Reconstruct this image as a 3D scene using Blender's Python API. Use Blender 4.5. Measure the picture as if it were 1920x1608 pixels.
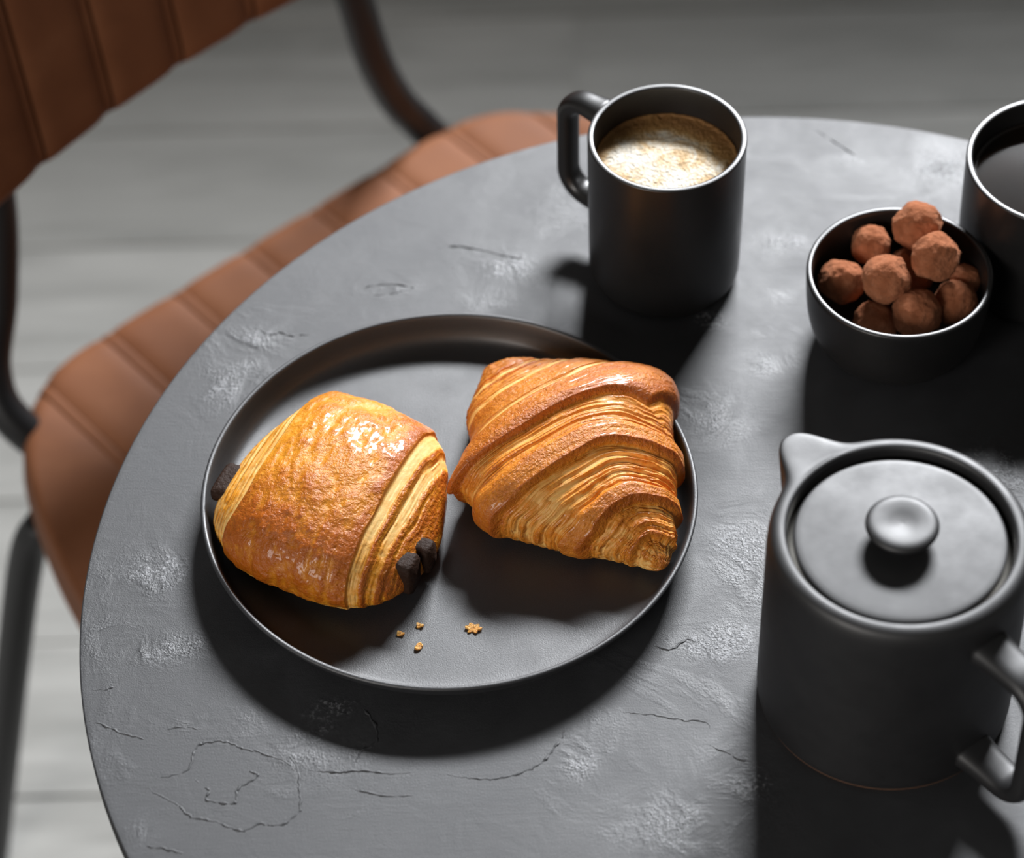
import bpy, math, random
import numpy as np
from mathutils import Vector, Matrix, noise

for o in list(bpy.data.objects):
    bpy.data.objects.remove(o, do_unlink=True)
scene = bpy.context.scene
COL = scene.collection
TZ = 0.740                                   # height of the table top above the floor (m)

def V(x, y, z=0.0):
    """table frame in mm (origin on the table top under the plate) -> metres"""
    return Vector((x * .001, y * .001, z * .001 + TZ))

# ------------------------------------------------------------------ camera
cam_d = bpy.data.cameras.new('camera')
cam = bpy.data.objects.new('camera', cam_d)
COL.objects.link(cam)
scene.camera = cam
PITCH, ROLL = 0.8384756, -0.0298313
Rv = Vector((1, 0, 0)); Fv = Vector((0, math.cos(PITCH), -math.sin(PITCH))); Uv = Vector((0, math.sin(PITCH), math.cos(PITCH)))
cr_ = math.cos(ROLL) * Rv + math.sin(ROLL) * Uv
cu_ = -math.sin(ROLL) * Rv + math.cos(ROLL) * Uv
M = Matrix((cr_, cu_, -Fv)).transposed().to_4x4()
M.translation = V(33.81, -1021.0, 1203.18)
cam.matrix_world = M
cam_d.sensor_width = 36.0
cam_d.lens = 105.0
cam_d.clip_start = .05
cam_d.dof.use_dof = True
cam_d.dof.focus_distance = 1.535
cam_d.dof.aperture_fstop = 4.8
cam_d.dof.aperture_blades = 9

# ------------------------------------------------------------------ world, window light, exposure
world = bpy.data.worlds.new('room_light')
scene.world = world
world.use_nodes = True
bg = world.node_tree.nodes['Background']
bg.inputs[0].default_value = (1.0, .965, .92, 1)
bg.inputs[1].default_value = .075

def area(name, loc, target, sx, sy, power, col):
    d = bpy.data.lights.new(name, 'AREA')
    d.shape = 'RECTANGLE'; d.size = sx; d.size_y = sy; d.energy = power; d.color = col
    o = bpy.data.objects.new(name, d); COL.objects.link(o)
    o.location = loc
    o.rotation_euler = (Vector(target) - Vector(loc)).to_track_quat('-Z', 'Y').to_euler()
    return o
area('window_daylight', (1.175, 3.48, TZ + 2.61), V(40, 0, 0), 1.62, .60, 480, (.945, .965, 1.0))
area('side_fill_light', (-1.75, -2.55, TZ + 1.35), V(0, 0, 30), 1.4, 1.1, 54, (1.0, .96, .92))  # added soft fill from the front left; no window stands there

vs = scene.view_settings
vs.view_transform = 'Standard'; vs.look = 'None'; vs.gamma = 1.0; vs.exposure = 0.0
vs.use_curve_mapping = False
scene.display_settings.display_device = 'sRGB'

# ------------------------------------------------------------------ helpers
def mesh(name, verts, faces, mat, parent=None, smooth=True, attrs=None, normals=None):
    verts = np.asarray(verts, dtype=np.float64).reshape(-1, 3)
    me = bpy.data.meshes.new(name)
    if isinstance(faces, np.ndarray):
        n, k = faces.shape
        me.vertices.add(len(verts)); me.vertices.foreach_set('co', verts.ravel().astype(np.float32))
        me.loops.add(n * k); me.loops.foreach_set('vertex_index', faces.ravel().astype(np.int32))
        me.polygons.add(n); me.polygons.foreach_set('loop_start', np.arange(0, n * k, k, dtype=np.int32))
        me.update(calc_edges=True); me.validate()
    else:
        me.from_pydata([tuple(v) for v in verts], [], faces); me.update()
    if attrs:
        for an, av in attrs.items():
            a = me.attributes.new(an, 'FLOAT', 'POINT'); a.data.foreach_set('value', np.asarray(av, dtype=np.float32).ravel())
    if smooth:
        me.polygons.foreach_set('use_smooth', [True] * len(me.polygons))
    if normals is not None:
        me.normals_split_custom_set_from_vertices([tuple(v) for v in normals])
    o = bpy.data.objects.new(name, me); COL.objects.link(o)
    if mat: me.materials.append(mat)
    if parent: o.parent = parent
    return o

def empty(name, loc):
    o = bpy.data.objects.new(name, None); COL.objects.link(o)
    o.location = loc; o.empty_display_size = .02
    return o

def tag(o, label=None, cat=None, group=None, kind=None):
    if label: o['label'] = label
    if cat: o['category'] = cat
    if group: o['group'] = group
    if kind: o['kind'] = kind
    return o

def grid_faces(nu, nv, wrap_u=False, wrap_v=False, flip=False):
    iu = np.arange(nu if wrap_u else nu - 1); iv = np.arange(nv if wrap_v else nv - 1)
    A, B = np.meshgrid(iu, iv, indexing='ij'); A = A.ravel(); B = B.ravel()
    A1 = (A + 1) % nu; B1 = (B + 1) % nv
    q = np.stack([A * nv + B, A1 * nv + B, A1 * nv + B1, A * nv + B1], 1)
    return q[:, ::-1].copy() if flip else q

def smooth_profile(pts, n=4):
    """Chaikin corner rounding of an open profile"""
    p = np.array(pts, float)
    for _ in range(n):
        a = p[:-1] * .75 + p[1:] * .25; b = p[:-1] * .25 + p[1:] * .75
        q = np.empty((2 * len(a), 2)); q[0::2] = a; q[1::2] = b
        p = np.vstack([p[:1], q, p[-1:]])
    return p

def lathe(name, prof, mat, parent=None, seg=128, rounds=2, attrs=None):
    """profile in mm, runs from outside-bottom axis to inside axis; metres in the object's frame"""
    p = smooth_profile(prof, rounds) * .001
    th = np.linspace(0, 2 * np.pi, seg, endpoint=False)
    r = np.maximum(p[:, 0], 1e-6)
    X = r[:, None] * np.cos(th); Y = r[:, None] * np.sin(th); Z = np.repeat(p[:, 1][:, None], seg, 1)
    return mesh(name, np.stack([X, Y, Z], -1), grid_faces(len(p), seg, wrap_v=True, flip=True), mat, parent)

def catmull(pts, n=10):
    P = [Vector(p) for p in pts]; P = [2 * P[0] - P[1]] + P + [2 * P[-1] - P[-2]]
    out = []
    for i in range(1, len(P) - 2):
        a, b, c, d = P[i - 1:i + 3]
        for k in range(n):
            t = k / n
            out.append(.5 * (2 * b + (c - a) * t + (2 * a - 5 * b + 4 * c - d) * t * t + (3 * b - a - 3 * c + d) * t ** 3))
    out.append(P[-2]); return out

def sweep(name, path, ru, rv, mat, parent=None, up=(0, 0, 1), seg=16, power=2.0, scale=None, caps=True):
    """superellipse section (ru along side, rv along normal) swept along a path, metres"""
    path = [Vector(p) for p in path]; n = len(path); vs_ = []
    side0 = None
    for i, p in enumerate(path):
        t = (path[min(i + 1, n - 1)] - path[max(i - 1, 0)]).normalized()
        if side0 is None:
            s = t.cross(Vector(up)); side0 = s.normalized()
        s = (side0 - t * side0.dot(t)).normalized(); side0 = s
        nn = s.cross(t).normalized()
        k = scale[i] if scale is not None else 1
        for j in range(seg):
            a = 2 * math.pi * j / seg; c, d = math.cos(a), math.sin(a)
            c = math.copysign(abs(c) ** (2 / power), c); d = math.copysign(abs(d) ** (2 / power), d)
            vs_.append(p + s * (ru * c * k) + nn * (rv * d * k))
    f = grid_faces(n, seg, wrap_v=True).tolist()
    if caps:
        f.append(list(range(seg))); f.append([(n - 1) * seg + j for j in range(seg)][::-1])
    return mesh(name, [tuple(v) for v in vs_], f, mat, parent)

def vnoise(x, y, seed=0, py=None):
    """smooth value noise, optional integer period in y"""
    rng = np.random.RandomState(seed); T = rng.rand(256, 256) * 2 - 1
    xi = np.floor(x).astype(int); yi = np.floor(y).astype(int)
    fx = x - xi; fy = y - yi; fx = fx * fx * (3 - 2 * fx); fy = fy * fy * (3 - 2 * fy)
    m = py or 256
    g = lambda a, b: T[a % 256, (b % m) % 256]
    return (g(xi, yi) * (1 - fx) + g(xi + 1, yi) * fx) * (1 - fy) + (g(xi, yi + 1) * (1 - fx) + g(xi + 1, yi + 1) * fx) * fy

def spline(tk, yk, t):
    tk = np.asarray(tk, float); yk = np.asarray(yk, float)
    n = len(tk); h = np.diff(tk); A = np.zeros((n, n)); b = np.zeros(n); A[0, 0] = A[-1, -1] = 1
    for i in range(1, n - 1):
        A[i, i - 1] = h[i - 1]; A[i, i] = 2 * (h[i - 1] + h[i]); A[i, i + 1] = h[i]
        b[i] = 6 * ((yk[i + 1] - yk[i]) / h[i] - (yk[i] - yk[i - 1]) / h[i - 1])
    m = np.linalg.solve(A, b); i = np.clip(np.searchsorted(tk, t) - 1, 0, n - 2); d = t - tk[i]; hh = h[i]
    return yk[i] + d * ((yk[i + 1] - yk[i]) / hh - hh * (2 * m[i] + m[i + 1]) / 6) + d * d * m[i] / 2 + d ** 3 * (m[i + 1] - m[i]) / (6 * hh)

def sstep(a, b, x):
    t = np.clip((x - a) / (b - a), 0, 1); return t * t * (3 - 2 * t)

# ------------------------------------------------------------------ materials
class NT:
    def __init__(s, name):
        s.m = bpy.data.materials.new(name); s.m.use_nodes = True
        s.t = s.m.node_tree; s.b = s.t.nodes['Principled BSDF']
    def n(s, typ, **kw):
        nd = s.t.nodes.new(typ)
        for k, v in kw.items():
            if k.startswith('i_'):
                key = k[2:]; key = int(key) if key.isdigit() else key
                nd.inputs[key].default_value = v
            else: setattr(nd, k, v)
        return nd
    def l(s, a, b): s.t.links.new(a, b)
    def coord(s, scale=(1, 1, 1), kind='Object'):
        tc = s.n('ShaderNodeTexCoord'); mp = s.n('ShaderNodeMapping'); mp.inputs['Scale'].default_value = scale
        s.l(tc.outputs[kind], mp.inputs[0]); return mp.outputs[0]
    def noise(s, co, scale, detail=4, rough=.55, dist=0):
        nd = s.n('ShaderNodeTexNoise'); nd.inputs['Scale'].default_value = scale; nd.inputs['Detail'].default_value = detail
        nd.inputs['Roughness'].default_value = rough; nd.inputs['Distortion'].default_value = dist
        s.l(co, nd.inputs['Vector']); return nd.outputs['Fac']
    def ramp(s, fac, stops, interp='LINEAR'):
        nd = s.n('ShaderNodeValToRGB'); cr = nd.color_ramp; cr.interpolation = interp
        while len(cr.elements) < len(stops): cr.elements.new(.5)
        for e, (p, c) in zip(cr.elements, stops):
            e.position = p; e.color = (*c, 1) if len(c) == 3 else c
        s.l(fac, nd.inputs[0]); return nd.outputs[0]
    def val(s, fac, a, b, c=0., d=1.):
        nd = s.n('ShaderNodeMapRange'); nd.clamp = True
        for i, v in enumerate((a, b, c, d)): nd.inputs[i + 1].default_value = v
        s.l(fac, nd.inputs[0]); return nd.outputs[0]
    def math(s, op, a, b):
        nd = s.n('ShaderNodeMath', operation=op)
        for i, x in enumerate((a, b)):
            if isinstance(x, (int, float)): nd.inputs[i].default_value = x
            else: s.l(x, nd.inputs[i])
        return nd.outputs[0]
    def bump(s, h, dist, strength=1., prev=None):
        nd = s.n('ShaderNodeBump'); nd.inputs['Distance'].default_value = dist; nd.inputs['Strength'].default_value = strength
        s.l(h, nd.inputs['Height'])
        if prev is not None: s.l(prev, nd.inputs['Normal'])
        return nd.outputs[0]
    def set(s, **kw):
        for k, v in kw.items():
            k = k.replace('_', ' ')
            if isinstance(v, (int, float, tuple, list)): s.b.inputs[k].default_value = v
            else: s.l(v, s.b.inputs[k])
        return s

def ceramic(name, col, rough, speck=1.0, coat=0., spec=.5):
    t = NT(name); co = t.coord()
    f = t.noise(co, 1500, 2, .6); g = t.noise(co, 55, 4)
    c = t.ramp(f, [(.3, tuple(x * .75 for x in col)), (.7, tuple(x * 1.3 for x in col))])
    t.set(Base_Color=c, Roughness=t.val(g, .3, .7, rough - .04, rough + .05), Normal=t.bump(f, .00016 * speck, .6))
    t.b.inputs['Specular IOR Level'].default_value = spec
    t.b.inputs['Coat Weight'].default_value = coat; t.b.inputs['Coat Roughness'].default_value = .28
    return t.m
M_PLATE = ceramic('black_glazed_stoneware', (.018, .0187, .0215), .52, 1.4, .25, .95)
M_MUG = ceramic('matte_black_stoneware', (.012, .0115, .0115), .42, .4, .5)
M_POT = ceramic('satin_black_stoneware', (.008, .008, .009), .54, .4, .06, .9)
M_BOWL = ceramic('matte_black_bowl_glaze', (.012, .0115, .0115), .42, .4, .5)

def clay():
    t = NT('unglazed_clay'); f = t.noise(t.coord(), 900, 3)
    t.set(Base_Color=t.ramp(f, [(.3, (.08, .036, .018)), (.7, (.14, .066, .034))]), Roughness=.8); return t.m
M_CLAY = clay()

def table_mat():
    t = NT('black_stone_laminate'); co = t.coord()
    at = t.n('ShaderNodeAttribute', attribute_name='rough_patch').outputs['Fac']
    big = t.noise(co, 9, 5, .6, 1.2)
    fine = t.noise(co, 720, 3, .65)
    grain = t.noise(co, 1500, 2, .6)
    stre = t.noise(t.coord((14, 90, 20)), 4, 4, .6, .6)
    vor = t.n('ShaderNodeTexVoronoi'); vor.inputs['Scale'].default_value = 260; t.l(co, vor.inputs['Vector'])
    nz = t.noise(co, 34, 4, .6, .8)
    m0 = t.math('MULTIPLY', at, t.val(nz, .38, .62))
    m1 = t.val(big, .56, .66)
    mask = t.math('MAXIMUM', m0, t.math('MULTIPLY', m1, .4))
    h1 = t.math('MULTIPLY', mask, fine)
    nb = t.bump(grain, .00016, .8)
    nb = t.bump(stre, .0005, .14, nb)
    nb = t.bump(h1, .0013, .6, nb)
    nb = t.bump(nz, .0012, .18, nb)
    mid = t.noise(co, 22, 5, .65, .5)
    glint = t.math('MULTIPLY', m0, t.val(t.noise(co, 420, 4, .7), .47, .60))  # pale flecks put the glints of the rough patches into the colour
    c = t.ramp(t.math('ADD', mid, t.math('MULTIPLY', glint, .75)), [(.25, (.017, .0175, .0195)), (.55, (.024, .0248, .0275)), (.72, (.033, .034, .0375)), (.95, (.16, .163, .172))])
    ro = t.math('ADD', t.val(mid, .3, .7, .53, .62), t.math('MULTIPLY', mask, -.20))
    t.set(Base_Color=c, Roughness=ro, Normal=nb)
    t.b.inputs['Specular IOR Level'].default_value = .85
    return t.m
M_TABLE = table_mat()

def simple(name, col, rough, metallic=0., nscale=0, bd=0.):
    t = NT(name); co = t.coord(); f = t.noise(co, nscale or 120, 4)
    t.set(Base_Color=t.ramp(f, [(.3, tuple(c * .85 for c in col)), (.7, tuple(c * 1.12 for c in col))]), Roughness=rough, Metallic=metallic)
    if bd: t.set(Normal=t.bump(f, bd, .5))
    return t.m
M_EDGE = simple('black_laminate_core', (.006, .006, .007), .75)
M_STEEL = simple('black_powder_coated_steel', (.012, .012, .013), .42, 0, 900, .0001)
M_METAL = simple('brushed_steel', (.55, .53, .48), .3, 1.)
M_CHOC = simple('dark_chocolate', (.026, .0115, .0062), .62, 0, 520, .0016)
M_CHOC.node_tree.nodes['Principled BSDF'].inputs['Specular IOR Level'].default_value = .18

def leather():
    t = NT('tan_leather'); co = t.coord()
    f = t.noise(co, 14, 5, .6, .4); g = t.noise(co, 700, 3)
    t.set(Base_Color=t.ramp(f, [(.25, (.160, .059, .026)), (.55, (.212, .083, .038)), (.8, (.255, .108, .053))]),
          Roughness=t.val(f, .3, .7, .56, .66), Normal=t.bump(g, .0003, .4)); t.b.inputs['Specular IOR Level'].default_value = .14; return t.m
M_LEATHER = leather()

def floor_mat():
    t = NT('weathered_grey_plank'); co = t.coord((.7, 6, 6))
    f = t.noise(co, 3.2, 6, .62, .8); g = t.noise(t.coord((2, 40, 10)), 6, 5, .7)
    info = t.n('ShaderNodeObjectInfo').outputs['Random']
    s = t.math('ADD', t.math('MULTIPLY', f, .7), t.math('ADD', t.math('MULTIPLY', g, .3), t.math('MULTIPLY', info, .12)))
    t.set(Base_Color=t.ramp(s, [(.3, (.145, .144, .132)), (.5, (.23, .228, .212)), (.72, (.345, .34, .32))]), Roughness=.75,
          Normal=t.bump(g, .002, .4)); return t.m
M_FLOOR = floor_mat()

def pastry_mat(name, deep, amber, pale, blister, gloss_lo, gloss_hi):
    t = NT(name); co = t.coord()
    bk = t.n('ShaderNodeAttribute', attribute_name='bake_shade').outputs['Fac']
    n1 = t.noise(co, 70, 5, .65); n2 = t.noise(co, 420, 4, .65, .3); n3 = t.noise(co, 1500, 3, .6)
    f = t.math('ADD', bk, t.math('MULTIPLY', t.math('SUBTRACT', n1, .5), .55))
    f = t.math('ADD', f, t.math('MULTIPLY', t.math('SUBTRACT', n2, .5), .42))
    c = t.ramp(f, [(.0, pale), (.30, tuple(.55 * a + .45 * b for a, b in zip(pale, amber))), (.58, amber), (.98, deep)])
    gl = t.val(bk, .3, .75)
    nb = t.bump(n3, .0004, .35)
    hb = t.math('MULTIPLY', gl, t.noise(co, blister, 4, .6, .6))
    nb = t.bump(hb, .0030, .46, nb)
    nb = t.bump(t.math('MULTIPLY', gl, t.noise(co, blister * 2.6, 3, .6, .4)), .0013, .7, nb)
    t.set(Base_Color=c, Roughness=t.val(bk, .25, .8, gloss_lo, gloss_hi), Normal=nb)
    t.b.inputs['Specular IOR Level'].default_value = .5
    t.b.inputs['Subsurface Weight'].default_value = .18
    t.b.inputs['Subsurface Radius'].default_value = (1.0, .38, .12)
    t.b.inputs['Subsurface Scale'].default_value = .004
    t.l(t.math('MULTIPLY', gl, .35), t.b.inputs['Coat Weight'])
    t.b.inputs['Coat Roughness'].default_value = .11
    return t.m
M_PAIN = pastry_mat('egg_washed_laminated_dough', (.47, .115, .005), (.80, .31, .016), (.92, .62, .23), 170, .55, .42)
M_CRO = pastry_mat('baked_croissant_dough', (.47, .118, .008), (.77, .265, .021), (.91, .555, .175), 220, .55, .42)

def cocoa():
    t = NT('cocoa_powder'); co = t.coord()
    a = t.noise(co, 90, 5, .6); b = t.noise(co, 900, 4, .7); c = t.noise(co, 260, 4, .6, .5)
    col = t.ramp(t.math('ADD', t.math('MULTIPLY', a, .6), t.math('MULTIPLY', c, .4)), [(.3, (.25, .078, .032)), (.5, (.40, .142, .066)), (.72, (.52, .215, .115))])
    nb = t.bump(b, .0010, .7); nb = t.bump(c, .0028, .65, nb)
    t.set(Base_Color=col, Roughness=.92, Normal=nb)
    t.b.inputs['Specular IOR Level'].default_value = .15
    t.b.inputs['Sheen Weight'].default_value = .25
    t.b.inputs['Sheen Tint'].default_value = (.9, .5, .3, 1)
    return t.m
M_COCOA = cocoa()

def crema():
    t = NT('coffee_foam'); co = t.coord()
    a = t.noise(co, 48, 5, .7, .8); b = t.noise(co, 520, 4, .7)
    vor = t.n('ShaderNodeTexVoronoi'); vor.inputs['Scale'].default_value = 620; t.l(co, vor.inputs['Vector'])
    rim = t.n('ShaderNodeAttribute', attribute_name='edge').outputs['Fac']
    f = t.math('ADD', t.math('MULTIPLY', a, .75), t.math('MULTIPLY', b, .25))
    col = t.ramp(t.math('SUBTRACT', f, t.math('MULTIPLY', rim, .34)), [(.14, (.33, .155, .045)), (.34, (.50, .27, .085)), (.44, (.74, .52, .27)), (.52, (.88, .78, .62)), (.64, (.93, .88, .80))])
    nb = t.bump(vor.outputs['Distance'], .0012, .7); nb = t.bump(b, .0018, .6, nb)
    t.set(Base_Color=col, Roughness=.5, Normal=nb); return t.m
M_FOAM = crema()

def tea():
    t = NT('black_tea'); f = t.noise(t.coord(), 30, 3)
    t.set(Base_Color=t.ramp(f, [(.3, (.006, .004, .003)), (.7, (.012, .007, .004))]), Roughness=.06, Normal=t.bump(f, .0006, .03)); return t.m
M_TEA = tea()
def bubble_mat():
    t = NT('tea_bubble'); f = t.noise(t.coord(), 300, 2)
    t.set(Base_Color=t.ramp(f, [(.3, (.12, .115, .11)), (.7, (.20, .19, .18))]), Roughness=.08); return t.m
M_BUB = bubble_mat()

# ------------------------------------------------------------------ floor
fl = tag(mesh('floor', [(-3, -2, -.03), (4, -2, -.03), (4, 5, -.03), (-3, 5, -.03)], [[0, 1, 2, 3]], M_FLOOR), kind='structure')
rng = random.Random(4)
def plank_mesh(L, W):
    g = .0008; z0, z1, b = -.03, 0., .0008
    o = [(0, g), (L, g), (L, W - g), (0, W - g)]; i = [(b, g + b), (L - b, g + b), (L - b, W - g - b), (b, W - g - b)]
    v = [(x, y, z0) for x, y in o] + [(x, y, z1 - b) for x, y in o] + [(x, y, z1) for x, y in i]
    f = [[8, 9, 10, 11]] + [[k, (k + 1) % 4, 4 + (k + 1) % 4, 4 + k] for k in range(4)] + [[4 + k, 4 + (k + 1) % 4, 8 + (k + 1) % 4, 8 + k] for k in range(4)]
    return v, f
PW = .155
pv, pf = plank_mesh(2.2, PW)
pm = None
for r in range(32):
    x = -3 - rng.random() * 2.1
    while x < 2.6:
        if pm is None:
            o = mesh('floor_plank', pv, pf, M_FLOOR, fl, smooth=False); pm = o.data
        else:
            o = bpy.data.objects.new('floor_plank', pm); COL.objects.link(o); o.parent = fl
        o.location = (x, -1.2 + r * PW, rng.uniform(-.0008, .0008))
        x += 2.2

# ------------------------------------------------------------------ window wall far behind the camera's view
def slab(name, boxes, mat, parent=None):
    v = []; f = []
    for (x0, x1, y0, y1, z0, z1) in boxes:
        b = len(v); v += [(x, y, z) for z in (z0, z1) for y in (y0, y1) for x in (x0, x1)]
        f += [[b + i for i in q] for q in ((0, 2, 3, 1), (4, 5, 7, 6), (0, 1, 5, 4), (2, 6, 7, 3), (0, 4, 6, 2), (1, 3, 7, 5))]
    return mesh(name, v, f, mat, parent, smooth=False)
WX0, WX1, WZ0, WZ1, WY = -.55, 2.15, 1.69, 3.10, 2.30
M_WALL = simple('grey_plaster_wall', (.30, .295, .28), .85, 0, 40, .001)
wall = tag(slab('wall_back', [(-3, WX0, WY, WY + .12, 0, 3.4), (WX1, 4, WY, WY + .12, 0, 3.4), (WX0, WX1, WY, WY + .12, 0, WZ0), (WX0, WX1, WY, WY + .12, WZ1, 3.4)], M_WALL), kind='structure')
win = tag(slab('window_1', [(WX0, WX0 + .05, WY, WY + .12, WZ0, WZ1), (WX1 - .05, WX1, WY, WY + .12, WZ0, WZ1), (WX0, WX1, WY, WY + .12, WZ1 - .05, WZ1), (WX0, WX1, WY - .04, WY + .12, WZ0, WZ0 + .03)], M_EDGE), kind='structure')

# ------------------------------------------------------------------ table
TC = (171.8, -56.9); TR = 362.7
tab = empty('bistro_table', (TC[0] * .001, TC[1] * .001, 0))
tag(tab, 'round cafe table with dark grey stone-look top and thin black edge', 'table')
PATCH = [(-152, -193, 7.8, 6.2), (-177, -73, 16.7, 11.5), (-149, -82, 30.6, 8.5), (-155, -31, 16.7, 15.4), (-133, -131, 6.9, 3.8),
         (-66, -147, 19.4, 15.4), (-118, 100, 16.7, 19.2), (-110, 132, 22.2, 9.6), (-36, 171, 13.9, 5.4), (24, 160, 11.1, 7.7),
         (30, 185, 19.4, 11.5), (146, 138, 8.3, 7.7), (146, 58, 13.9, 11.5), (133, 74, 16.7, 11.5), (193, 198, 13.9, 7.7),
         (188, 155, 5.6, 4.6), (245, 265, 13.9, 3.8), (288, 258, 16.7, 19.2), (154, -39, 16.7, 30.8), (136, -88, 22.2, 11.5),
         (138, -183, 16.7, 26.9), (116, -201, 33.3, 19.2), (61, -158, 8.3, 11.5), (-61, -124, 16.7, 5.8), (-119, -14, 5.6, 3.8),
         (291, 18, 16.7, 23.1), (179, 104, 11.1, 7.7)]
rr = np.concatenate([np.linspace(0.01, TR - .9, 150), TR - .9 + .9 * np.sin(np.linspace(.2, np.pi / 2, 6))])
zz = np.concatenate([np.zeros(150), -.9 + .9 * np.cos(np.linspace(.2, np.pi / 2, 6))])
tt = np.linspace(0, 2 * np.pi, 420, endpoint=False)
X = rr[:, None] * np.cos(tt); Y = rr[:, None] * np.sin(tt); Z = np.repeat(zz[:, None], 420, 1)
pa = np.zeros_like(X)
for (px, py, ax_, ay_) in PATCH:
    q = ((X + TC[0] - px) / ax_) ** 2 + ((Y + TC[1] - py) / ay_) ** 2
    pa = np.maximum(pa, np.exp(-q * .9) * 1.1)
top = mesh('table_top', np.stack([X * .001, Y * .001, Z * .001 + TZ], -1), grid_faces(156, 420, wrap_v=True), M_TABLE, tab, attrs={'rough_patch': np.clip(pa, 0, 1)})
lathe('table_edge', [(0.01, TZ * 1000 - 12), (TR - 2, TZ * 1000 - 12), (TR, TZ * 1000 - 11), (TR + .15, TZ * 1000 - 1.4), (TR - .1, TZ * 1000 - .8)], M_EDGE, tab, 420, 0)
lathe('pedestal', [(0.01, 8), (28, 8), (28, TZ * 1000 - 24), (120, TZ * 1000 - 18), (120, TZ * 1000 - 12.1), (.01, TZ * 1000 - 12.1)], M_STEEL, tab, 64, 0)
lathe('base_plate', [(0.01, 0), (215, 0), (216, 4), (212, 8), (60, 14), (28, 20), (0.01, 20)], M_STEEL, tab, 96, 1)
CRACKS = [[(-183.6, -126.1), (-174.1, -129.8), (-165.6, -134.6), (-158.1, -137.2), (-151.1, -140.2)],
 [(-152.0, -162.9), (-143.0, -162.1), (-130.6, -158.2), (-128.4, -147.7), (-124.1, -142.3), (-116.9, -141.5), (-110.4, -142.8), (-103.0, -147.0), (-96.6, -148.4), (-91.1, -151.3), (-84.6, -153.8), (-78.2, -159.0), (-76.3, -161.8)],
 [(-87.8, -139.7), (-83.0, -148.3), (-78.2, -156.2), (-76.1, -162.9), (-75.5, -173.9), (-74.9, -182.6), (-76.1, -185.8), (-82.6, -192.0), (-89.7, -192.8), (-94.2, -191.5), (-102.1, -195.5), (-108.4, -193.2), (-118.4, -188.5), (-126.5, -187.2), (-131.1, -183.8), (-134.9, -179.3), (-142.4, -174.2), (-149.9, -168.5), (-152.0, -163.5)],
 [(-130.6, -158.7), (-124.7, -167.2), (-119.6, -171.2), (-121.2, -176.0), (-114.4, -178.4), (-108.1, -179.2), (-105.9, -177.1), (-105.7, -170.6), (-96.9, -164.4), (-97.5, -161.6), (-100.7, -159.8), (-101.0, -153.2)],
 [(-51.6, -121.3), (-44.2, -125.0), (-38.6, -135.4), (-38.5, -145.5), (-45.7, -150.8), (-48.3, -159.5)], [(-142.8, -133.8), (-133.8, -131.9), (-126.3, -134.4)],
 [(-182.2, -107.3), (-175.7, -107.5), (-170.2, -106.0)], [(-152.3, -202.8), (-143.4, -203.6), (-135.3, -206.0), (-128.0, -209.4)],
 [(-72.7, -160.8), (-60.0, -162.4), (-46.5, -161.8), (-33.0, -163.9), (-14.9, -164.0)], [(-52.7, -171.4), (-41.9, -175.1), (-31.1, -177.7), (-15.0, -177.2)],
 [(55.7, -135.7), (54.9, -144.0), (49.3, -153.2), (42.4, -161.2), (28.8, -167.7), (18.3, -169.1), (5.9, -168.0), (-13.1, -163.3)],
 [(81.1, -130.6), (93.6, -132.3), (108.0, -135.2), (116.6, -137.3), (126.2, -138.9), (127.3, -144.3)], [(124.4, -151.3), (134.5, -157.5), (141.9, -162.5), (151.3, -164.0)],
 [(99.8, -88.4), (110.5, -92.5), (119.7, -86.6), (125.5, -89.4)], [(-9.0, 200.7), (4.9, 202.9), (19.7, 199.4), (34.3, 193.2), (46.1, 191.3)],
 [(-51.0, 169.2), (-44.2, 173.0), (-32.5, 173.9), (-19.8, 170.6), (-34.4, 165.7), (-48.1, 166.3)], [(218.0, 293.7), (230.2, 280.4), (248.0, 261.2)],
 [(-111.8, 144.9), (-104.7, 140.3), (-99.9, 136.8), (-93.8, 138.7), (-89.0, 135.8), (-81.3, 136.1), (-70.4, 134.5)]]
for ci, c in enumerate(CRACKS):
    pth = catmull([(x - TC[0], y - TC[1], 0) for x, y in c], 9)
    n = len(pth); out = []; sc = []
    for i, p_ in enumerate(pth):
        w = noise.noise_vector(Vector((p_.x * .45, p_.y * .45, ci * 7.3))) * .9
        out.append(((p_.x + w.x) * .001, (p_.y + w.y) * .001, TZ - .00014))
        sc.append(max(.12, (.75 + .9 * noise.noise(Vector((i * .37, ci * 3.1, 0)))) * min(1, 4 * i / n + .15, 4 * (n - 1 - i) / n + .15)))
    sweep('plaster_ridge', out, .00085, .00058, M_TABLE, top, seg=8, scale=sc)

# ------------------------------------------------------------------ chair
WD = Vector((.763, .646, 0)); DD = Vector((.646, -.763, 0))
def CH(w, d, z): return (WD * (w * .001) + DD * (d * .001)) + Vector((0, 0, TZ + z * .001))
chair = empty('chair', (WD * .228 + DD * -.26))
tag(chair, 'tan leather chair with channel-stitched seat and black tubular steel frame', 'chair')
cinv = Matrix.Translation(-chair.location)
def CP(w, d, z): return cinv @ CH(w, d, z)
CW = 228.0; HWB, HWF = 240.0, 310.0; DB, DF = -488.0, -30.0; RC = 78.0
def seat_halfwidth(d): return HWB + (HWF - HWB) * min(1, max(0, (d - DB) / 200.0)) ** .8
def seat_drange(w):
    """front and back limits of the seat outline at width w (rounded corners)"""
    a = abs(w - CW)
    def back():
        if a < 150: return DB
        return float(spline([140, 165, 184, 210, 236, 255, 268, 285, 298, 310], [DB, DB + 1, DB + 4, DB + 15, DB + 38, DB + 64, DB + 92, DB + 138, DB + 190, DB + 262], np.array([float(min(a, 310))]))[0])
    def front():
        x = a - (HWF - 90)
        return DF if x <= 0 else DF - 90 + math.sqrt(max(0, 8100 - min(x, 90) ** 2))
    return back(), front()
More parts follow.
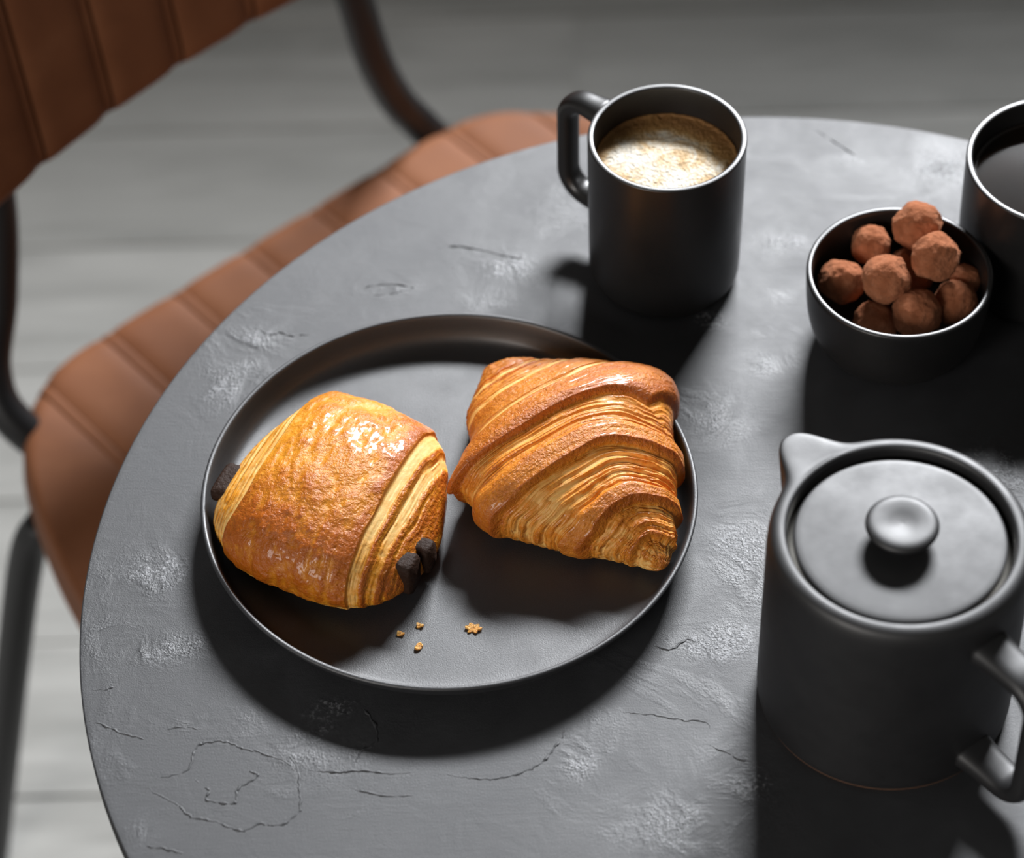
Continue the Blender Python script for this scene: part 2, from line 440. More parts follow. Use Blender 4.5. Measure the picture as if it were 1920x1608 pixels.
SEAMS = [CW - HWF - 2] + [22.6 + 62.2 * k - 62.2 * 0 for k in range(0, 8)]
SEAMS = [CW - HWF] + [22.6 + 62.2 * k for k in range(0, 7)] + [22.6 + 62.2 * 7, CW + HWF]
ZS = -284.0
def edge_drop(e, R=18., h=16.):
    k = 1 - min(max(e / R, 0), 1); return h * (1 - math.sqrt(max(0, 1 - k * k)))
def seat_patch(name, w0, w1, nw, hump, base, mat, parent, nd=60):
    vs_ = []
    for i in range(nw):
        u = i / (nw - 1); w = w0 + (w1 - w0) * u
        b, f = seat_drange(w); f = max(f, b + .5)
        side = HWF - abs(w - CW)
        for j in range(nd):
            v = .5 - .5 * math.cos(math.pi * j / (nd - 1)); d = b + (f - b) * v
            e = min(d - b, f - d, side + 2)
            h = base + hump * (1 - abs(2 * u - 1) ** 5.0)
            vs_.append(CP(w, d, ZS - 6 + h - edge_drop(e)))
    return mesh(name, [tuple(q) for q in vs_], grid_faces(nw, nd), mat, parent)
# seat shell below the panels
vs_ = []; ws = np.concatenate([np.linspace(CW - HWF, CW - HWB + 60, 26), np.linspace(CW - HWB + 60, CW + HWB - 60, 10)[1:-1], np.linspace(CW + HWB - 60, CW + HWF, 26)])
ring = [(w, seat_drange(w)[0]) for w in ws] + [(w, max(seat_drange(w)[1], seat_drange(w)[0] + 1)) for w in ws[::-1]]
nr = len(ring); lev = [(ZS - 20, 1.0), (ZS - 32, 1.006), (ZS - 48, 1.0), (ZS - 60, .97), (ZS - 62, .90)]
cxw, cxd = CW, (DB + DF) / 2
for z, s in lev:
    for w, d in ring: vs_.append(CP(cxw + (w - cxw) * s, cxd + (d - cxd) * s, z))
f = [list(q) for q in grid_faces(len(lev), nr, wrap_v=True).tolist()]
f.append([(len(lev) - 1) * nr + k for k in range(nr)])
f.append([k for k in range(nr)][::-1])
seat = mesh('seat', [tuple(q) for q in vs_], f, M_LEATHER, chair)
for k in range(len(SEAMS) - 1):
    seat_patch('seat_panel', SEAMS[k] + (4.2 if k else 0), SEAMS[k + 1] - (4.2 if k < len(SEAMS) - 2 else 0), 18, 2.4, 0.0, M_LEATHER, seat)
for k in range(1, len(SEAMS) - 1):
    seat_patch('seam_piping', SEAMS[k] - 4.4, SEAMS[k] + 4.4, 9, 2.2, -1.0, M_LEATHER, seat)
# backrest
BD0 = -468.0; BZ0, BZ1 = -95.0, 205.0
def back_patch(name, w0, w1, nw, hump, base, parent, nz=48):
    vs_ = []
    for i in range(nw):
        u = i / (nw - 1); w = w0 + (w1 - w0) * u
        for j in range(nz):
            v = .5 - .5 * math.cos(math.pi * j / (nz - 1)); z = BZ0 + (BZ1 - BZ0) * v
            e = min(z - BZ0, BZ1 - z, w - (CW - 245), (CW + 245) - w)
            h = base + hump * (1 - abs(2 * u - 1) ** 5.0)
            bend = 34 * ((w - CW) / 240) ** 2 - (z - BZ0) * .16
            vs_.append(CP(w, BD0 + bend + h - edge_drop(e, 22, 22), z))
    return mesh(name, [tuple(q) for q in vs_], grid_faces(nw, nz, flip=True), M_LEATHER, parent)
BS = [CW - 245 + 61.25 * k for k in range(9)]
vs_ = []; nw = 40
for s_ in (0, 1):
    for i in range(nw):
        w = CW - 245 + 490 * i / (nw - 1)
        for z in (BZ0, BZ1):
            bend = 34 * ((w - CW) / 240) ** 2 - (z - BZ0) * .16
            vs_.append(CP(w, BD0 + bend - (20 if s_ == 0 else 46), z))
f = []
for i in range(nw - 1):
    a = i * 2; b = nw * 2 + i * 2
    f += [[a, a + 1, a + 3, a + 2], [b, b + 2, b + 3, b + 1], [a, a + 2, b + 2, b], [a + 1, b + 1, b + 3, a + 3]]
f += [[0, nw * 2, nw * 2 + 1, 1], [(nw - 1) * 2, (nw - 1) * 2 + 1, nw * 4 - 1, nw * 4 - 2]]
back = mesh('backrest', [tuple(q) for q in vs_], f, M_LEATHER, chair, smooth=False)
for k in range(8):
    back_patch('back_panel', BS[k] + (4 if k else 0), BS[k + 1] - (4 if k < 7 else 0), 18, 2.4, 0., back)
for k in range(1, 8):
    back_patch('seam_piping', BS[k] - 4.2, BS[k] + 4.2, 9, 1.6, -2.0, back)
def ctube(name, pts, r, n=12):
    sweep(name, catmull([CP(*q) for q in pts], n), r * .001, r * .001, M_STEEL, chair, up=(.3, .5, .1), seg=20)
ctube('back_tube', [(50, -535, 40), (45, -525, -80), (34, -505, -150), (16, -494, -215), (-8, -478, -258), (-10, -455, -290), (20, -410, -332), (60, -330, -356)], 13.5)
ctube('back_tube', [(330, -545, 40), (334, -525, -80), (341, -508, -150), (349, -502, -205), (366, -502, -255), (386, -498, -292), (410, -470, -335), (420, -330, -356)], 13.5)
ctube('leg', [(-30, -405, -335), (-41, -418, -372), (-62, -438, -500), (-100, -470, -738)], 12.5)
ctube('leg', [(478, -405, -335), (489, -418, -372), (511, -440, -500), (554, -470, -738)], 11.5)
ctube('leg', [(10, -120, -352), (-10, -105, -372), (-30, -85, -500), (-60, -55, -738)], 11.5)
ctube('leg', [(446, -120, -352), (466, -105, -372), (486, -85, -500), (516, -55, -738)], 11.5)
ctube('seat_rail', [(-8, -400, -360), (228, -400, -362), (464, -400, -360)], 10)
ctube('seat_rail', [(10, -120, -360), (228, -120, -362), (446, -120, -360)], 10)

# ------------------------------------------------------------------ crockery
plate = lathe('dinner_plate', [(.01, .8), (98, .8), (104, 0), (110, 0), (117, 2.6), (123, 7.5), (127, 13.5), (128.7, 17.5), (129.9, 19.4), (130.1, 20.4), (129.4, 21.2), (128.2, 21.3), (127.1, 20.6), (126.2, 17.4), (124.8, 11.4), (122.2, 6.8), (118.2, 4.7), (111, 4.02), (80, 4), (.01, 4)], M_PLATE, seg=320, rounds=2)
plate.location = V(0, 0, 0)
tag(plate, 'large round black plate with raised rim under the two pastries', 'plate')

def handle_path(r0, r1, z0, z1, rc, ang, n=8):
    """D-shaped handle in the vertical plane at angle ang; starts and ends inside the wall"""
    pts = [(r0, z1)]
    for k in range(n + 1):
        a = math.pi / 2 * (1 - k / n); pts.append((r1 - rc + rc * math.cos(a), z1 - rc + rc * math.sin(a)))
    for k in range(n + 1):
        a = -math.pi / 2 * k / n; pts.append((r1 - rc + rc * math.cos(a), z0 + rc + rc * math.sin(a)))
    pts.append((r0, z0))
    ins = []
    for i in range(len(pts) - 1):
        a, b = pts[i], pts[i + 1]; L = math.hypot(b[0] - a[0], b[1] - a[1]); m = max(1, int(L / 3))
        ins += [(a[0] + (b[0] - a[0]) * k / m, a[1] + (b[1] - a[1]) * k / m) for k in range(m)]
    ins.append(pts[-1])
    return [(r * .001 * math.cos(ang), r * .001 * math.sin(ang), z * .001) for r, z in ins]

def sweep_flare(name, path, ru, rv, ang, mat, parent, flare=.35, fl_len=5, power=2.6):
    n = len(path); sc = [1 + flare * (math.exp(-i / fl_len * 1.6) + math.exp(-(n - 1 - i) / fl_len * 1.6)) for i in range(n)]
    return sweep(name, path, ru, rv, mat, parent, up=(0, 0, 1), seg=28, power=power, scale=sc, caps=True)

mug = empty('coffee_mug', V(122.8, 179.4, 0))
tag(mug, 'straight black mug holding frothy coffee, handle turned to the chair', 'mug')
lathe('mug_body', [(.01, .6), (35, .6), (36.5, 0), (38.8, 0), (40.6, 1.6), (42.0, 5), (42.5, 10), (43.0, 50), (43.4, 99.8), (43.45, 101.0), (42.9, 101.6), (41.0, 101.7), (39.9, 101.2), (39.8, 99.6), (40.1, 50), (39.6, 12), (37, 6), (30, 5), (.01, 5)], M_MUG, mug, 200, 2)
sweep_flare('handle', handle_path(41.2, 69.0, 27, 94.5, 14, math.radians(139.5)), .0067, .0052, 0, M_MUG, mug)
# coffee
def liquid(name, r, z, loc, mat, amp, label, cat, nr=60, seg=160):
    R = np.linspace(.0001, r, nr); T = np.linspace(0, 2 * np.pi, seg, endpoint=False)
    X = R[:, None] * np.cos(T); Y = R[:, None] * np.sin(T)
    Z = amp * (vnoise(X * .35 + 50, Y * .35 + 50, 5) * .6 + vnoise(X * .9 + 50, Y * .9 + 50, 6) * .4) + .9 * sstep(r - 2.2, r, R)[:, None]
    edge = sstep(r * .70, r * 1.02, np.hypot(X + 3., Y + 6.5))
    # closed body: surface, side, bottom
    Xb = np.vstack([X, X[-1:], X[:1]]); Yb = np.vstack([Y, Y[-1:], Y[:1]])
    Zb = np.vstack([Z, Z[-1:] * 0 - 30, Z[:1] * 0 - 30])
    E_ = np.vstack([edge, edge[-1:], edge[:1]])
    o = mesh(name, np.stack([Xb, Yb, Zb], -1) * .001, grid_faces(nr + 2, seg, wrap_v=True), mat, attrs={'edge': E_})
    o.location = loc + Vector((0, 0, z * .001)); tag(o, label, cat); return o
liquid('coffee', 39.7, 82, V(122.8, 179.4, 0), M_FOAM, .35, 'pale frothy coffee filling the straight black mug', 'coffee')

cup = empty('tea_cup', V(337.9, 170, 0))
tag(cup, 'wide black cup of dark tea behind the truffle bowl', 'cup')
lathe('cup_body', [(.01, .6), (42, .6), (43.5, 0), (46, 0), (48.5, 1.8), (50.0, 5.5), (50.5, 10), (51.3, 45), (51.8, 82.3), (51.85, 83.6), (51.3, 84.2), (49.4, 84.3), (48.3, 83.8), (48.2, 82.2), (48.4, 45), (47.8, 12), (45, 6), (38, 5), (.01, 5)], M_MUG, cup, 200, 2)
sweep_flare('handle', handle_path(49.2, 76, 24, 72, 13, math.radians(-12)), .0064, .0050, 0, M_MUG, cup)
te = liquid('tea', 48.1, 69, V(337.9, 170, 0), M_TEA, .0, 'dark tea with small bubbles in the wide black cup', 'tea')
rng = random.Random(9)
for k in range(9):
    a = math.radians(rng.uniform(205, 240)); r = 41.5 - abs(rng.gauss(0, 3.0)); br = rng.uniform(1.0, 2.6)
    th = np.linspace(0, np.pi / 2, 7); ph = np.linspace(0, 2 * np.pi, 16, endpoint=False)
    bv = np.stack([br * np.sin(th)[:, None] * np.cos(ph) + r * math.cos(a), br * np.sin(th)[:, None] * np.sin(ph) + r * math.sin(a), br * .7 * np.cos(th)[:, None] + 0 * ph + .4], -1) * .001
    mesh('bubble', bv, grid_faces(7, 16, wrap_v=True), M_BUB, te)

bowl = lathe('small_bowl', [(.01, .6), (29, .6), (30.5, 0), (33.5, 0), (38, 2), (44, 8.5), (47.8, 19), (49.6, 32), (50.4, 47), (50.6, 51.0), (50.1, 52.1), (48.2, 52.3), (47.1, 51.7), (47.0, 46), (46.4, 32), (43.8, 19), (38.5, 9.5), (30, 5.4), (.01, 5)], M_BOWL, seg=220, rounds=2)
bowl.location = V(246.5, 120.4, 0)
tag(bowl, 'small black bowl heaped with cocoa-dusted truffles', 'bowl')

def truffle(i, x, y, z, r, seed, label):
    import bmesh
    bm = bmesh.new(); bmesh.ops.create_icosphere(bm, subdivisions=5, radius=1.0)
    rg = random.Random(seed)
    planes = []
    for k in range(15):
        n_ = Vector((rg.gauss(0, 1), rg.gauss(0, 1), rg.gauss(0, 1))).normalized(); planes.append((n_, rg.uniform(.86, .98)))
    off = Vector((seed * 3.7, seed * 1.3, 0))
    for v in bm.verts:
        d = v.co.normalized(); rad = 1.04
        for n_, q in planes:
            c = d.dot(n_)
            if c > .2: 
                lim = q / c
                if lim < rad: rad = lim
        rad = rad * .8 + .2 * .97
        rad += .055 * noise.noise(d * 2.1 + off) + .05 * noise.noise(d * 5 + off) + .025 * noise.noise(d * 11 + off) + .012 * noise.noise(d * 27 + off)
        v.co = d * rad * r * .001
    me = bpy.data.meshes.new('truffle'); bm.to_mesh(me); bm.free()
    me.polygons.foreach_set('use_smooth', [True] * len(me.polygons)); me.materials.append(M_COCOA)
    o = bpy.data.objects.new('truffle', me); COL.objects.link(o); o.location = V(x, y, z)
    tag(o, label, 'truffle', 'cocoa truffles in the black bowl')
TRUF = [(259.5, 151, 56, 13.7, 'topmost cocoa truffle, standing above the far rim of the bowl'),
        (265.6, 125.5, 57, 13.5, 'large cocoa truffle right of the heap, just below the topmost one'),
        (235.6, 155.5, 38, 11.3, 'cocoa truffle at the back left against the far bowl wall'),
        (217.0, 132.0, 34, 12.6, 'cocoa truffle leaning on the left side of the bowl'),
        (239.6, 119.0, 48, 13.4, 'cocoa truffle in the very centre of the heap'),
        (255.0, 103.6, 36, 13.2, 'front cocoa truffle nearest the near rim of the bowl'),
        (277.6, 114.8, 32, 12.3, 'cocoa truffle low at the right, half in shade behind the front one'),
        (284.8, 131.0, 33, 8.6, 'small cocoa truffle squeezed against the right bowl wall'),
        (234.0, 109.0, 24, 12.2, 'low cocoa truffle at the front left, half hidden by the near rim'),
        (258.0, 146.0, 27, 13.0, 'shaded cocoa truffle buried under the topmost one')]
for i, (x, y, z, r, lb) in enumerate(TRUF): truffle(i, x, y, z, r, 11 + i, lb)

# teapot
PC = (215.4, -122.0)
pot = empty('teapot', V(PC[0], PC[1], 0))
tag(pot, 'matte black cylindrical teapot with short spout and round lid knob', 'teapot')
prof = smooth_profile([(.01, 1.2), (58, 1.2), (60.6, 1.2), (62.2, 2.2), (63, 5.5), (63.2, 12), (63, 60), (62.9, 100), (62.9, 110), (62.5, 116.5), (61.0, 120.6), (58.4, 122.0), (55.6, 122.2), (53.9, 121.4), (53.4, 118.5), (53.4, 110), (53.5, 90), (55, 30), (52, 7), (45, 5.2), (.01, 5)], 2)
# densify the long outer wall
pr2 = [prof[0]]
for a, b in zip(prof[:-1], prof[1:]):
    m = max(1, int(np.hypot(*(b - a)) / 4)); pr2 += [a + (b - a) * k / m for k in range(1, m + 1)]
prof = np.array(pr2); itop = int(np.argmax(prof[:, 1])); NS = 420
SA = math.radians(126.7)
th = np.linspace(0, 2 * np.pi, NS, endpoint=False) + SA - np.pi
dth = th - SA
g = np.exp(-(np.abs(dth) / .215) ** 2.3)
r = prof[:, 0][:, None] * np.ones(NS); z = prof[:, 1][:, None] * np.ones(NS)
idx = np.arange(len(prof))[:, None]
outer = (idx <= itop)
wz = np.where(outer, sstep(58, 118, z), 0.)
wr = np.where(outer, sstep(56.2, 61.5, r), 0.)
zl = np.where(outer & (z > 100), z + g * .80 * (121.0 - z) * sstep(100, 112, z), z)
r = r + 18.5 * g * wz ** 1.15 * wr
z = zl
P3 = np.stack([r * np.cos(th), r * np.sin(th), z], -1) * .001
fc = grid_faces(len(prof), NS, wrap_v=True, flip=True)
# vertex normals of the whole body, shared by body and spout
vv = P3.reshape(-1, 3); e1 = vv[fc[:, 2]] - vv[fc[:, 0]]; e2 = vv[fc[:, 3]] - vv[fc[:, 1]]; fn = np.cross(e1, e2)
vn = np.zeros_like(vv)
for k in range(4): np.add.at(vn, fc[:, k], fn)
vn /= np.maximum(np.linalg.norm(vn, axis=1, keepdims=True), 1e-12)
disp = (18.5 * g * wz ** 1.15 * wr).ravel()
is_sp = (disp[fc].mean(1) > .8)
def submesh(name, sel):
    used = np.unique(fc[sel]); mp = -np.ones(len(vv), int); mp[used] = np.arange(len(used))
    return mesh(name, vv[used], mp[fc[sel]], M_POT, pot, normals=vn[used])
submesh('teapot_body', ~is_sp); submesh('spout', is_sp)
lathe('foot_ring', [(54, 0), (61.0, 0), (61.3, .5), (61.0, 1.3), (54, 1.3)], M_CLAY, pot, 200, 0)
ha = math.radians(-53.5)
hp = handle_path(60.5, 99, 16, 97, 15, ha)
n = len(hp); sweep('handle', hp, .0092, .0056, M_POT, pot, seg=32, power=2.8, scale=[1 + .25 * (math.exp(-i / 3.) + math.exp(-(n - 1 - i) / 3.)) for i in range(n)])
lid = lathe('lid', [(.01, 108), (46, 108), (46, 115.6), (49.8, 115.8), (50.6, 116.6), (50.4, 117.6), (48.5, 118.1), (40, 118.4), (20, 119.1), (12, 119.3), (.01, 119.3)], M_POT, pot, 200, 1)
lathe('knob', [(.01, 119.0), (10.5, 119.0), (9.0, 120.6), (9.2, 122.6), (12.5, 124.8), (16.4, 126.0), (17.6, 127.6), (17.2, 129.4), (14.5, 130.6), (9, 130.3), (4, 129.5), (.01, 129.2)], M_POT, lid, 120, 2)
lathe('infuser_rim', [(47, 111.5), (53.0, 111.5), (53.3, 112.2), (53.0, 113), (47, 113)], M_METAL, pot, 160, 0)

# ------------------------------------------------------------------ pastries
def pastry(name, cfg, mat, parent, shape):
    """laminated roll: cross sections swept along a straight axis, wrapped layers as real relief (mm -> m, frame = plate centre)"""
    nt, nf = cfg['res']; K = len(cfg['L']); tk = np.linspace(-1, 1, K)
    t = np.linspace(-1, 1, nt); t = np.sign(t) * (1 - (1 - np.abs(t)) ** 1.25)      # a little denser at the ends
    f = np.linspace(0, 2 * np.pi, nf, endpoint=False)
    T, F = np.meshgrid(t, f, indexing='ij')
    e = (1 - np.abs(T) ** cfg['p']).clip(0) ** (1 / cfg['pe'])
    L = spline(tk, cfg['L'], T) * e; R = spline(tk, cfg['R'], T) * e; H = spline(tk, cfg['H'], T)
    c, s = np.cos(F), np.sin(F)
    pw = lambda v, n: np.sign(v) * np.abs(v) ** (2 / n)
    xo = (R - L) / 2; xr = (R + L) / 2 * pw(c, cfg['n'])
    zc = cfg['zc'] * H
    zr = np.where(s > 0, (H - zc) * e * pw(s, cfg['n']), zc * e * pw(s, cfg['nb']))
    u = T * cfg['half']
    delta, bake_shade = shape(u, xo + xr, F, s, T, zc + zr, H)
    rad = np.hypot(xr, zr) + 1e-6
    k = 1 + delta * np.where(s > 0, 1, np.clip(1 + s * 1.0, 0, 1)) / np.maximum(rad, 6)
    x = xo + xr * k; z = zc + zr * k
    z = np.maximum(z, .15 * (1 + np.sin(u)))
    ax = np.array(cfg['ax']); ax = ax / np.hypot(*ax); pr = np.array([-ax[1], ax[0]])
    X = cfg['c'][0] + u * ax[0] - x * pr[0]; Y = cfg['c'][1] + u * ax[1] - x * pr[1]
    o = mesh(name, np.stack([X - cfg['c'][0], Y - cfg['c'][1], z], -1) * .001, grid_faces(nt, nf, wrap_v=True), mat, parent, attrs={'bake_shade': bake_shade})
    return o, ax, pr

def ridges(v, w):
    """rounded flaky ridge profile 0..1 of phase v, sharp valley"""
    q = v - np.floor(v); return 1 - np.abs(2 * q - 1) ** w

# --- croissant
CC = (64.4, 21.9)
cfg_c = dict(ax=(.53, -.85), c=CC, half=85.0, n=2.2, nb=3.0, zc=.42, p=6, pe=2.2, res=(760, 420),
             L=[26.2, 30.5, 39.3, 50.5, 62.6, 64.6, 54.0, 46.1, 34.8, 24.3, 18.4], R=[3.0, 19.6, 33.8, 40.2, 58.7, 63.6, 63.4, 51.2, 36.4, 19.7, 14.9],
             H=[18, 25, 35, 44, 50, 51.5, 50, 45, 39, 31, 23])
def shingle(v, fx, pos, dep, ln, seed, wob, fade):
    """one overlapping sheet edge at v = pos: sharp drop, slow recovery; wobbles and fades round the roll"""
    w = wob * (1.2 * vnoise(fx * 7 + 20 + seed, fx * 0 + seed, seed, 7) + .45 * vnoise(fx * 24 + seed, fx * 0 + seed, seed + 1))
    m = np.clip(1 - fade * (.5 + .9 * vnoise(fx * 8 + 11 + seed, fx * 0 + seed * 2, seed + 2)), .12, 1.1)
    q = v - pos - w
    drop = sstep(-.25, .85, q) * np.exp(-np.maximum(q, 0) / ln)
    lip = np.exp(-((q + 1.0) / 1.3) ** 2)
    return -dep * m * drop + .18 * dep * m * lip, m * drop, m * lip
def shape_c(u, x, F, s, T, z, H):
    fx = F / (2 * np.pi)
    n1 = vnoise(u * .035 + 40, fx * 9, 1, 9); n2 = vnoise(u * .09 + 40, fx * 22, 2, 22)
    n3 = vnoise(u * .35 + 40, fx * 60, 3, 60); n4 = vnoise(u * 1.1 + 40, fx * 150, 4, 150)
    xn = np.maximum(-x, 0)
    xn = np.minimum(xn, 42)
    v = u - sstep(-32, 45, u) * (.25 * xn + .009 * xn ** 2) + 1.4 * n1 + .5 * n2 + .10 * np.maximum(x - 25, 0) * (1 - sstep(5, 20, u)) * sstep(-20, -8, u)
    d = np.zeros_like(u); b = np.full_like(u, .70)
    # glazed wraps stand proud
    g1 = sstep(-27, -22, v) * (1 - sstep(-6.2, -4.2, v)); g2 = sstep(7, 13, v) * (1 - sstep(21.8, 23.2, v))
    g3 = sstep(45, 50, v) * (1 - sstep(56, 57.4, v)); g0 = sstep(-46, -42, v) * (1 - sstep(-29, -26.5, v))
    d += 3.0 * g1 + 1.9 * np.exp(-((v + 11) / 6.) ** 2) + 2.8 * g2 + 2.6 * g3 + 1.2 * g0
    b += .14 * g1 + .10 * g2 + .12 * g3 + .08 * g0
    # overlapping sheet edges (position along the roll, depth, recovery length, wobble, fade)
    for i, (p_, dep, ln, wob, fd) in enumerate(((-4.8, 1.6, 4, .2, .1), (-1.8, 1.3, 3, .5, .5), (.6, 1.5, 3, .6, .4), (3.4, 1.2, 2.5, .7, .6), (6.0, 1.6, 3, .7, .4), (9.0, 1.0, 3, .7, .7),
            (16.5, .6, 4, .9, .8), (23.0, 2.8, 5, .3, .1), (25.8, 1.3, 2.5, .6, .4), (28.6, 2.4, 4, .6, .2), (32.8, 2.6, 4.5, .6, .15), (36.0, 1.3, 2.5, .8, .5), (39.2, 2.6, 4, .6, .2), (42.4, 1.4, 3, .8, .5), (45.0, 1.8, 4, .7, .4),
            (57.2, 2.8, 4, .3, .1), (59.4, 1.2, 2, .4, .4), (61.4, 2.0, 2.5, .4, .3), (64.4, 1.5, 2, .4, .3), (68.0, 2.0, 3, .3, .2), (70.4, 1.2, 2, .3, .3), (73.2, 4.0, 30, .2, .0), (77.5, .8, 3, .5, .5),
            (-37, .6, 4, .9, .8), (-57, 1.5, 5, .6, .3), (-67, 1.2, 4, .6, .4))):
        dd, m_, lp = shingle(v, fx, p_, dep, ln, 100 + 5 * i, wob, fd)
        d += dd
        b += -.20 * np.clip(dep, .4, 1.8) * m_ * (.7 + .6 * n3) + .15 * np.clip(dep, 0, 1.6) * lp
    # laminated strips are paler than the glazed wraps
    for a, c_ in ((-4.0, 8), (24, 46), (58, 71)):
        b -= .14 * sstep(a - .5, a + 1.5, v) * (1 - sstep(c_ - 4, c_ + 1, v))
    # fine flaky striations running round the roll
    st = vnoise(v * .95 + 90, fx * 18, 31, 18); st2 = vnoise(v * 2.3 + 90, fx * 30, 32, 30)
    lam = 1 - .65 * np.clip(g1 + g2 + g3 + g0, 0, 1)
    d += (.42 * st + .20 * st2) * lam + .08 * n4
    b += (.16 * st + .10 * st2) * lam
    # pale slivers where the wraps part, behind the main one
    for q, w in ((-26.5, 1.9), (-45.0, 2.0), (-62., 1.3)):
        k_ = np.exp(-((v - q - .4) / w) ** 2) * np.clip(.85 + .5 * n2, .3, 1.2)
        b -= .75 * k_; d -= 1.2 * np.exp(-((v - q - 1.4) / 1.2) ** 2)
    b += .22 * np.exp(-((v + 6.0) / 2.2) ** 2)
    b -= .16 * (1 - sstep(4, 18, z))
    b += .40 * sstep(.94, 1., np.abs(T)) + .12 * n1
    # near corner of the main wrap sticks out
    d += 3.6 * np.exp(-((v + 8.) / 5.) ** 2) * np.exp(-(F / .42) ** 2)
    b += .25 * np.exp(-((v + 8.) / 5.) ** 2) * np.exp(-(F / .6) ** 2)
    d += .5 * n2 + .22 * n3
    return d, np.clip(b, 0, 1.1)
cro, _, _ = pastry('croissant', cfg_c, M_CRO, None, shape_c)
cro.location = V(CC[0], CC[1], 4.0)
tag(cro, 'golden croissant with many flaky ridges on the black plate', 'croissant')

# --- pain au chocolat
PCN = (-61.3, -10.0)
root = empty('chocolate_pastry', V(PCN[0], PCN[1], 4.0))
tag(root, 'glossy rolled chocolate pastry with dark chocolate sticks at its ends, on the plate', 'pastry')
cfg_p = dict(ax=(.91, -.41), c=PCN, half=60.0, n=2.25, nb=3.2, zc=.42, p=5, pe=2.4, res=(620, 440),
             L=[43.6, 51.7, 64.9, 66.0, 66.5, 63.4, 61.4, 53.6, 21.8], R=[45.9, 45.7, 50.2, 54.4, 55.4, 57.2, 56.0, 52.5, 45.4],
             H=[26, 38, 46, 50, 51, 50, 46, 38, 26])
def shape_p(u, x, F, s, T, z, H):
    fx = F / (2 * np.pi)
    n1 = vnoise(u * .04 + 40, fx * 8, 41, 8); n2 = vnoise(u * .10 + 40, fx * 24, 42, 24)
    n3 = vnoise(u * .3 + 40, fx * 70, 43, 70); n4 = vnoise(u * .9 + 40, fx * 190, 44, 190)
    v = u + 1.2 * n1 + .5 * n2
    vl = v + 7.0 * sstep(20, 50, x)              # left band edge swings out near the plate
    band = sstep(-35.3, -34.0, vl) * (1 - sstep(33.0, 34.2, v))
    d = 1.7 * band + .9 * n1 + .85 * n2 * band + .50 * n3 * band + .12 * n4
    # drips of glaze down the near side
    drip = vnoise(u * .42 + 20, z * .05 + 7, 47)
    b = band * (.70 + .12 * n1 + .10 * n2 + .10 * n3 + .26 * sstep(12, 40, x) * (.8 + .4 * drip) + .16 * np.exp(-((v - 31) / 3.5) ** 2))  # near side browned deeper, its shade put into the crust colour
    d += .35 * drip * band * sstep(15, 35, x)
    mR = sstep(33.2, 34.4, v); mL = 1 - sstep(-36.0, -34.6, vl)
    bR = .22 + .12 * n3; dR = -.6 + 0 * u
    # right end: broad pale sheets with dark creases, then tight layers round the chocolate
    for i, (p_, dep, ln, wob, fd) in enumerate(((41.6, 2.0, 3.5, .9, .1), (48.2, 1.9, 3, .9, .15), (51.6, 1.4, 2.5, .8, .25), (53.8, 1.1, 2, .6, .3), (55.6, 1.0, 2, .5, .3), (57.2, .9, 1.8, .4, .3), (58.6, .8, 1.5, .3, .3))):
        dd, m_, lp = shingle(v, fx, p_, dep, ln, 200 + 5 * i, wob, fd)
        dR = dR + dd; bR = bR + .62 * np.clip(dep, .6, 1.5) * lp + .25 * m_
    bR = bR - .08 + .34 * sstep(50, 57, u) + .30 * sstep(18, 40, x)
    bL = .16 + .12 * n3; dL = -.5 + 0 * u
    for i, (p_, dep, ln, wob, fd) in enumerate(((39, 1.2, 3, .6, .2), (42.5, 1.0, 3, .6, .3), (46, 1.3, 3, .6, .2), (49.5, 1.0, 3, .6, .3), (53, 1.2, 3, .5, .2), (56, 1.0, 2, .5, .2))):
        dd, m_, lp = shingle(-vl, fx, p_, dep, ln, 300 + 5 * i, wob, fd)
        dL = dL + dd; bL = bL + .34 * lp + .14 * m_
    d = d + mR * dR + mL * dL
    b = b + mR * np.clip(bR, 0, .95) + mL * np.clip(bL, 0, .8)
    b -= .60 * (1 - sstep(7, 16, z + 2.5 * n2)) * band
    st = vnoise(v * 1.2 + 90, fx * 16, 61, 16)
    d += .22 * st * (mR + mL); b += .10 * st * (mR + mL)
    return d, np.clip(b, 0, 1.1)
po, axp, prp = pastry('dough', cfg_p, M_PAIN, root, shape_p)

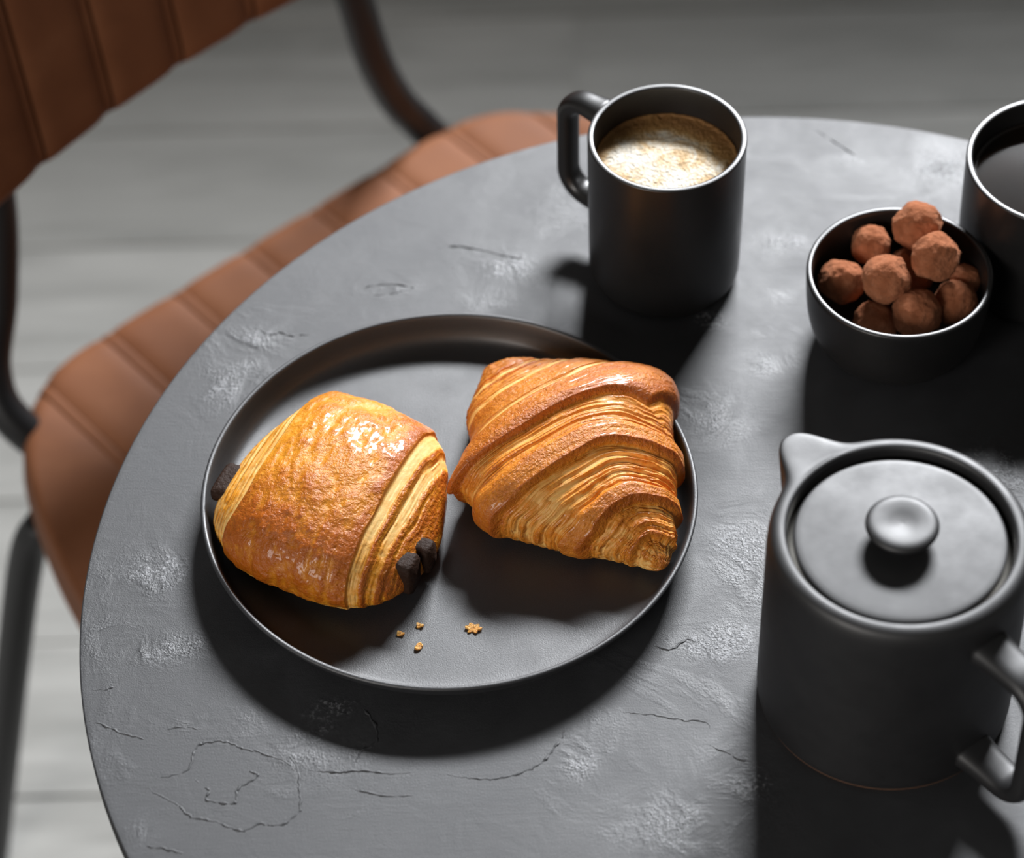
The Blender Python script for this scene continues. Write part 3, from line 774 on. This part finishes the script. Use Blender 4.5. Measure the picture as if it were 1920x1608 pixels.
def choc(u0, u1, x, z, hw, hh, yaw, seed, tilt=0.):
    """rough rounded chocolate stick along the roll's axis (root frame)"""
    n = 22; m = 28; out = []
    for i in range(n):
        q = i / (n - 1); u = u0 + (u1 - u0) * q; e = (1 - abs(2 * q - 1) ** 16) ** .5
        for j in range(m):
            a = 2 * math.pi * j / m; c, s_ = math.cos(a), math.sin(a)
            c = math.copysign(abs(c) ** .5, c); s_ = math.copysign(abs(s_) ** .5, s_)
            nz = 1 + .10 * noise.noise(Vector((u * .25, c * 2 + seed, s_ * 2))) + .05 * noise.noise(Vector((u * .7, c * 5 + seed, s_ * 5)))
            xx = x + hw * c * e * nz + (u - u0) * yaw; zz_ = z + hh * s_ * e * nz + (u - u0) * tilt
            out.append(((u * axp[0] - xx * prp[0]) * .001, (u * axp[1] - xx * prp[1]) * .001, zz_ * .001))
    o = mesh('chocolate_stick', out, grid_faces(n, m, wrap_v=True), M_CHOC, root)
    o['label'] = 'dark chocolate stick'
choc(34, 59.6, 22, 15.5, 7.4, 10.8, .06, 1.)
choc(36, 63.0, 8.5, 15.5, 5.8, 9.2, .05, 5.)
choc(-62.6, -40, 7, 20, 11.5, 4.2, .0, 9.)

# --- flakes on the plate
def flake(x, y, r, lobes, seed, label, rot=0.):
    rg = random.Random(seed); n = 40; nr_ = 6; v = []
    for k in range(nr_ + 1):
        for j in range(n):
            a = 2 * math.pi * j / n
            q = r * (1 + .20 * math.cos(lobes * a + seed) + .10 * noise.noise(Vector((math.cos(a) * 2 + seed, math.sin(a) * 2, 0))))
            if k == nr_: rad, zz_ = q * .96, .25
            else: rad = q * (k + .001) / (nr_ - 1); zz_ = 1.0 + .55 * (k / (nr_ - 1)) ** 2 * math.cos(2 * a + seed) + .25 * noise.noise(Vector((rad * .8, a, seed)))
            v.append((rad * math.cos(a + rot) * .001, rad * math.sin(a + rot) * .78 * .001, max(zz_, .15) * .001))
    f = grid_faces(nr_ + 1, n, wrap_v=True).tolist()
    o = mesh('pastry_crumb', v, f, M_CRO, attrs={'bake_shade': [.22 + .25 * rg.random() for _ in v]})
    o.location = V(x, y, 4.02); tag(o, label, 'crumb', 'pastry crumbs on the plate')
flake(11.2, -78.9, 3.7, 6, 1, 'largest star-shaped pastry flake, right of the other crumbs on the plate')
flake(-26.1, -80.9, 1.9, 3, 2, 'leftmost tiny pastry crumb, close to the shadow of the rolled pastry', .5)
flake(-16.3, -76.1, 1.9, 3, 3, 'tiny pastry crumb at the back of the group of three', 1.)
flake(-16.8, -89.8, 2.3, 2, 4, 'small oval pastry crumb nearest the front rim of the plate', 0.)
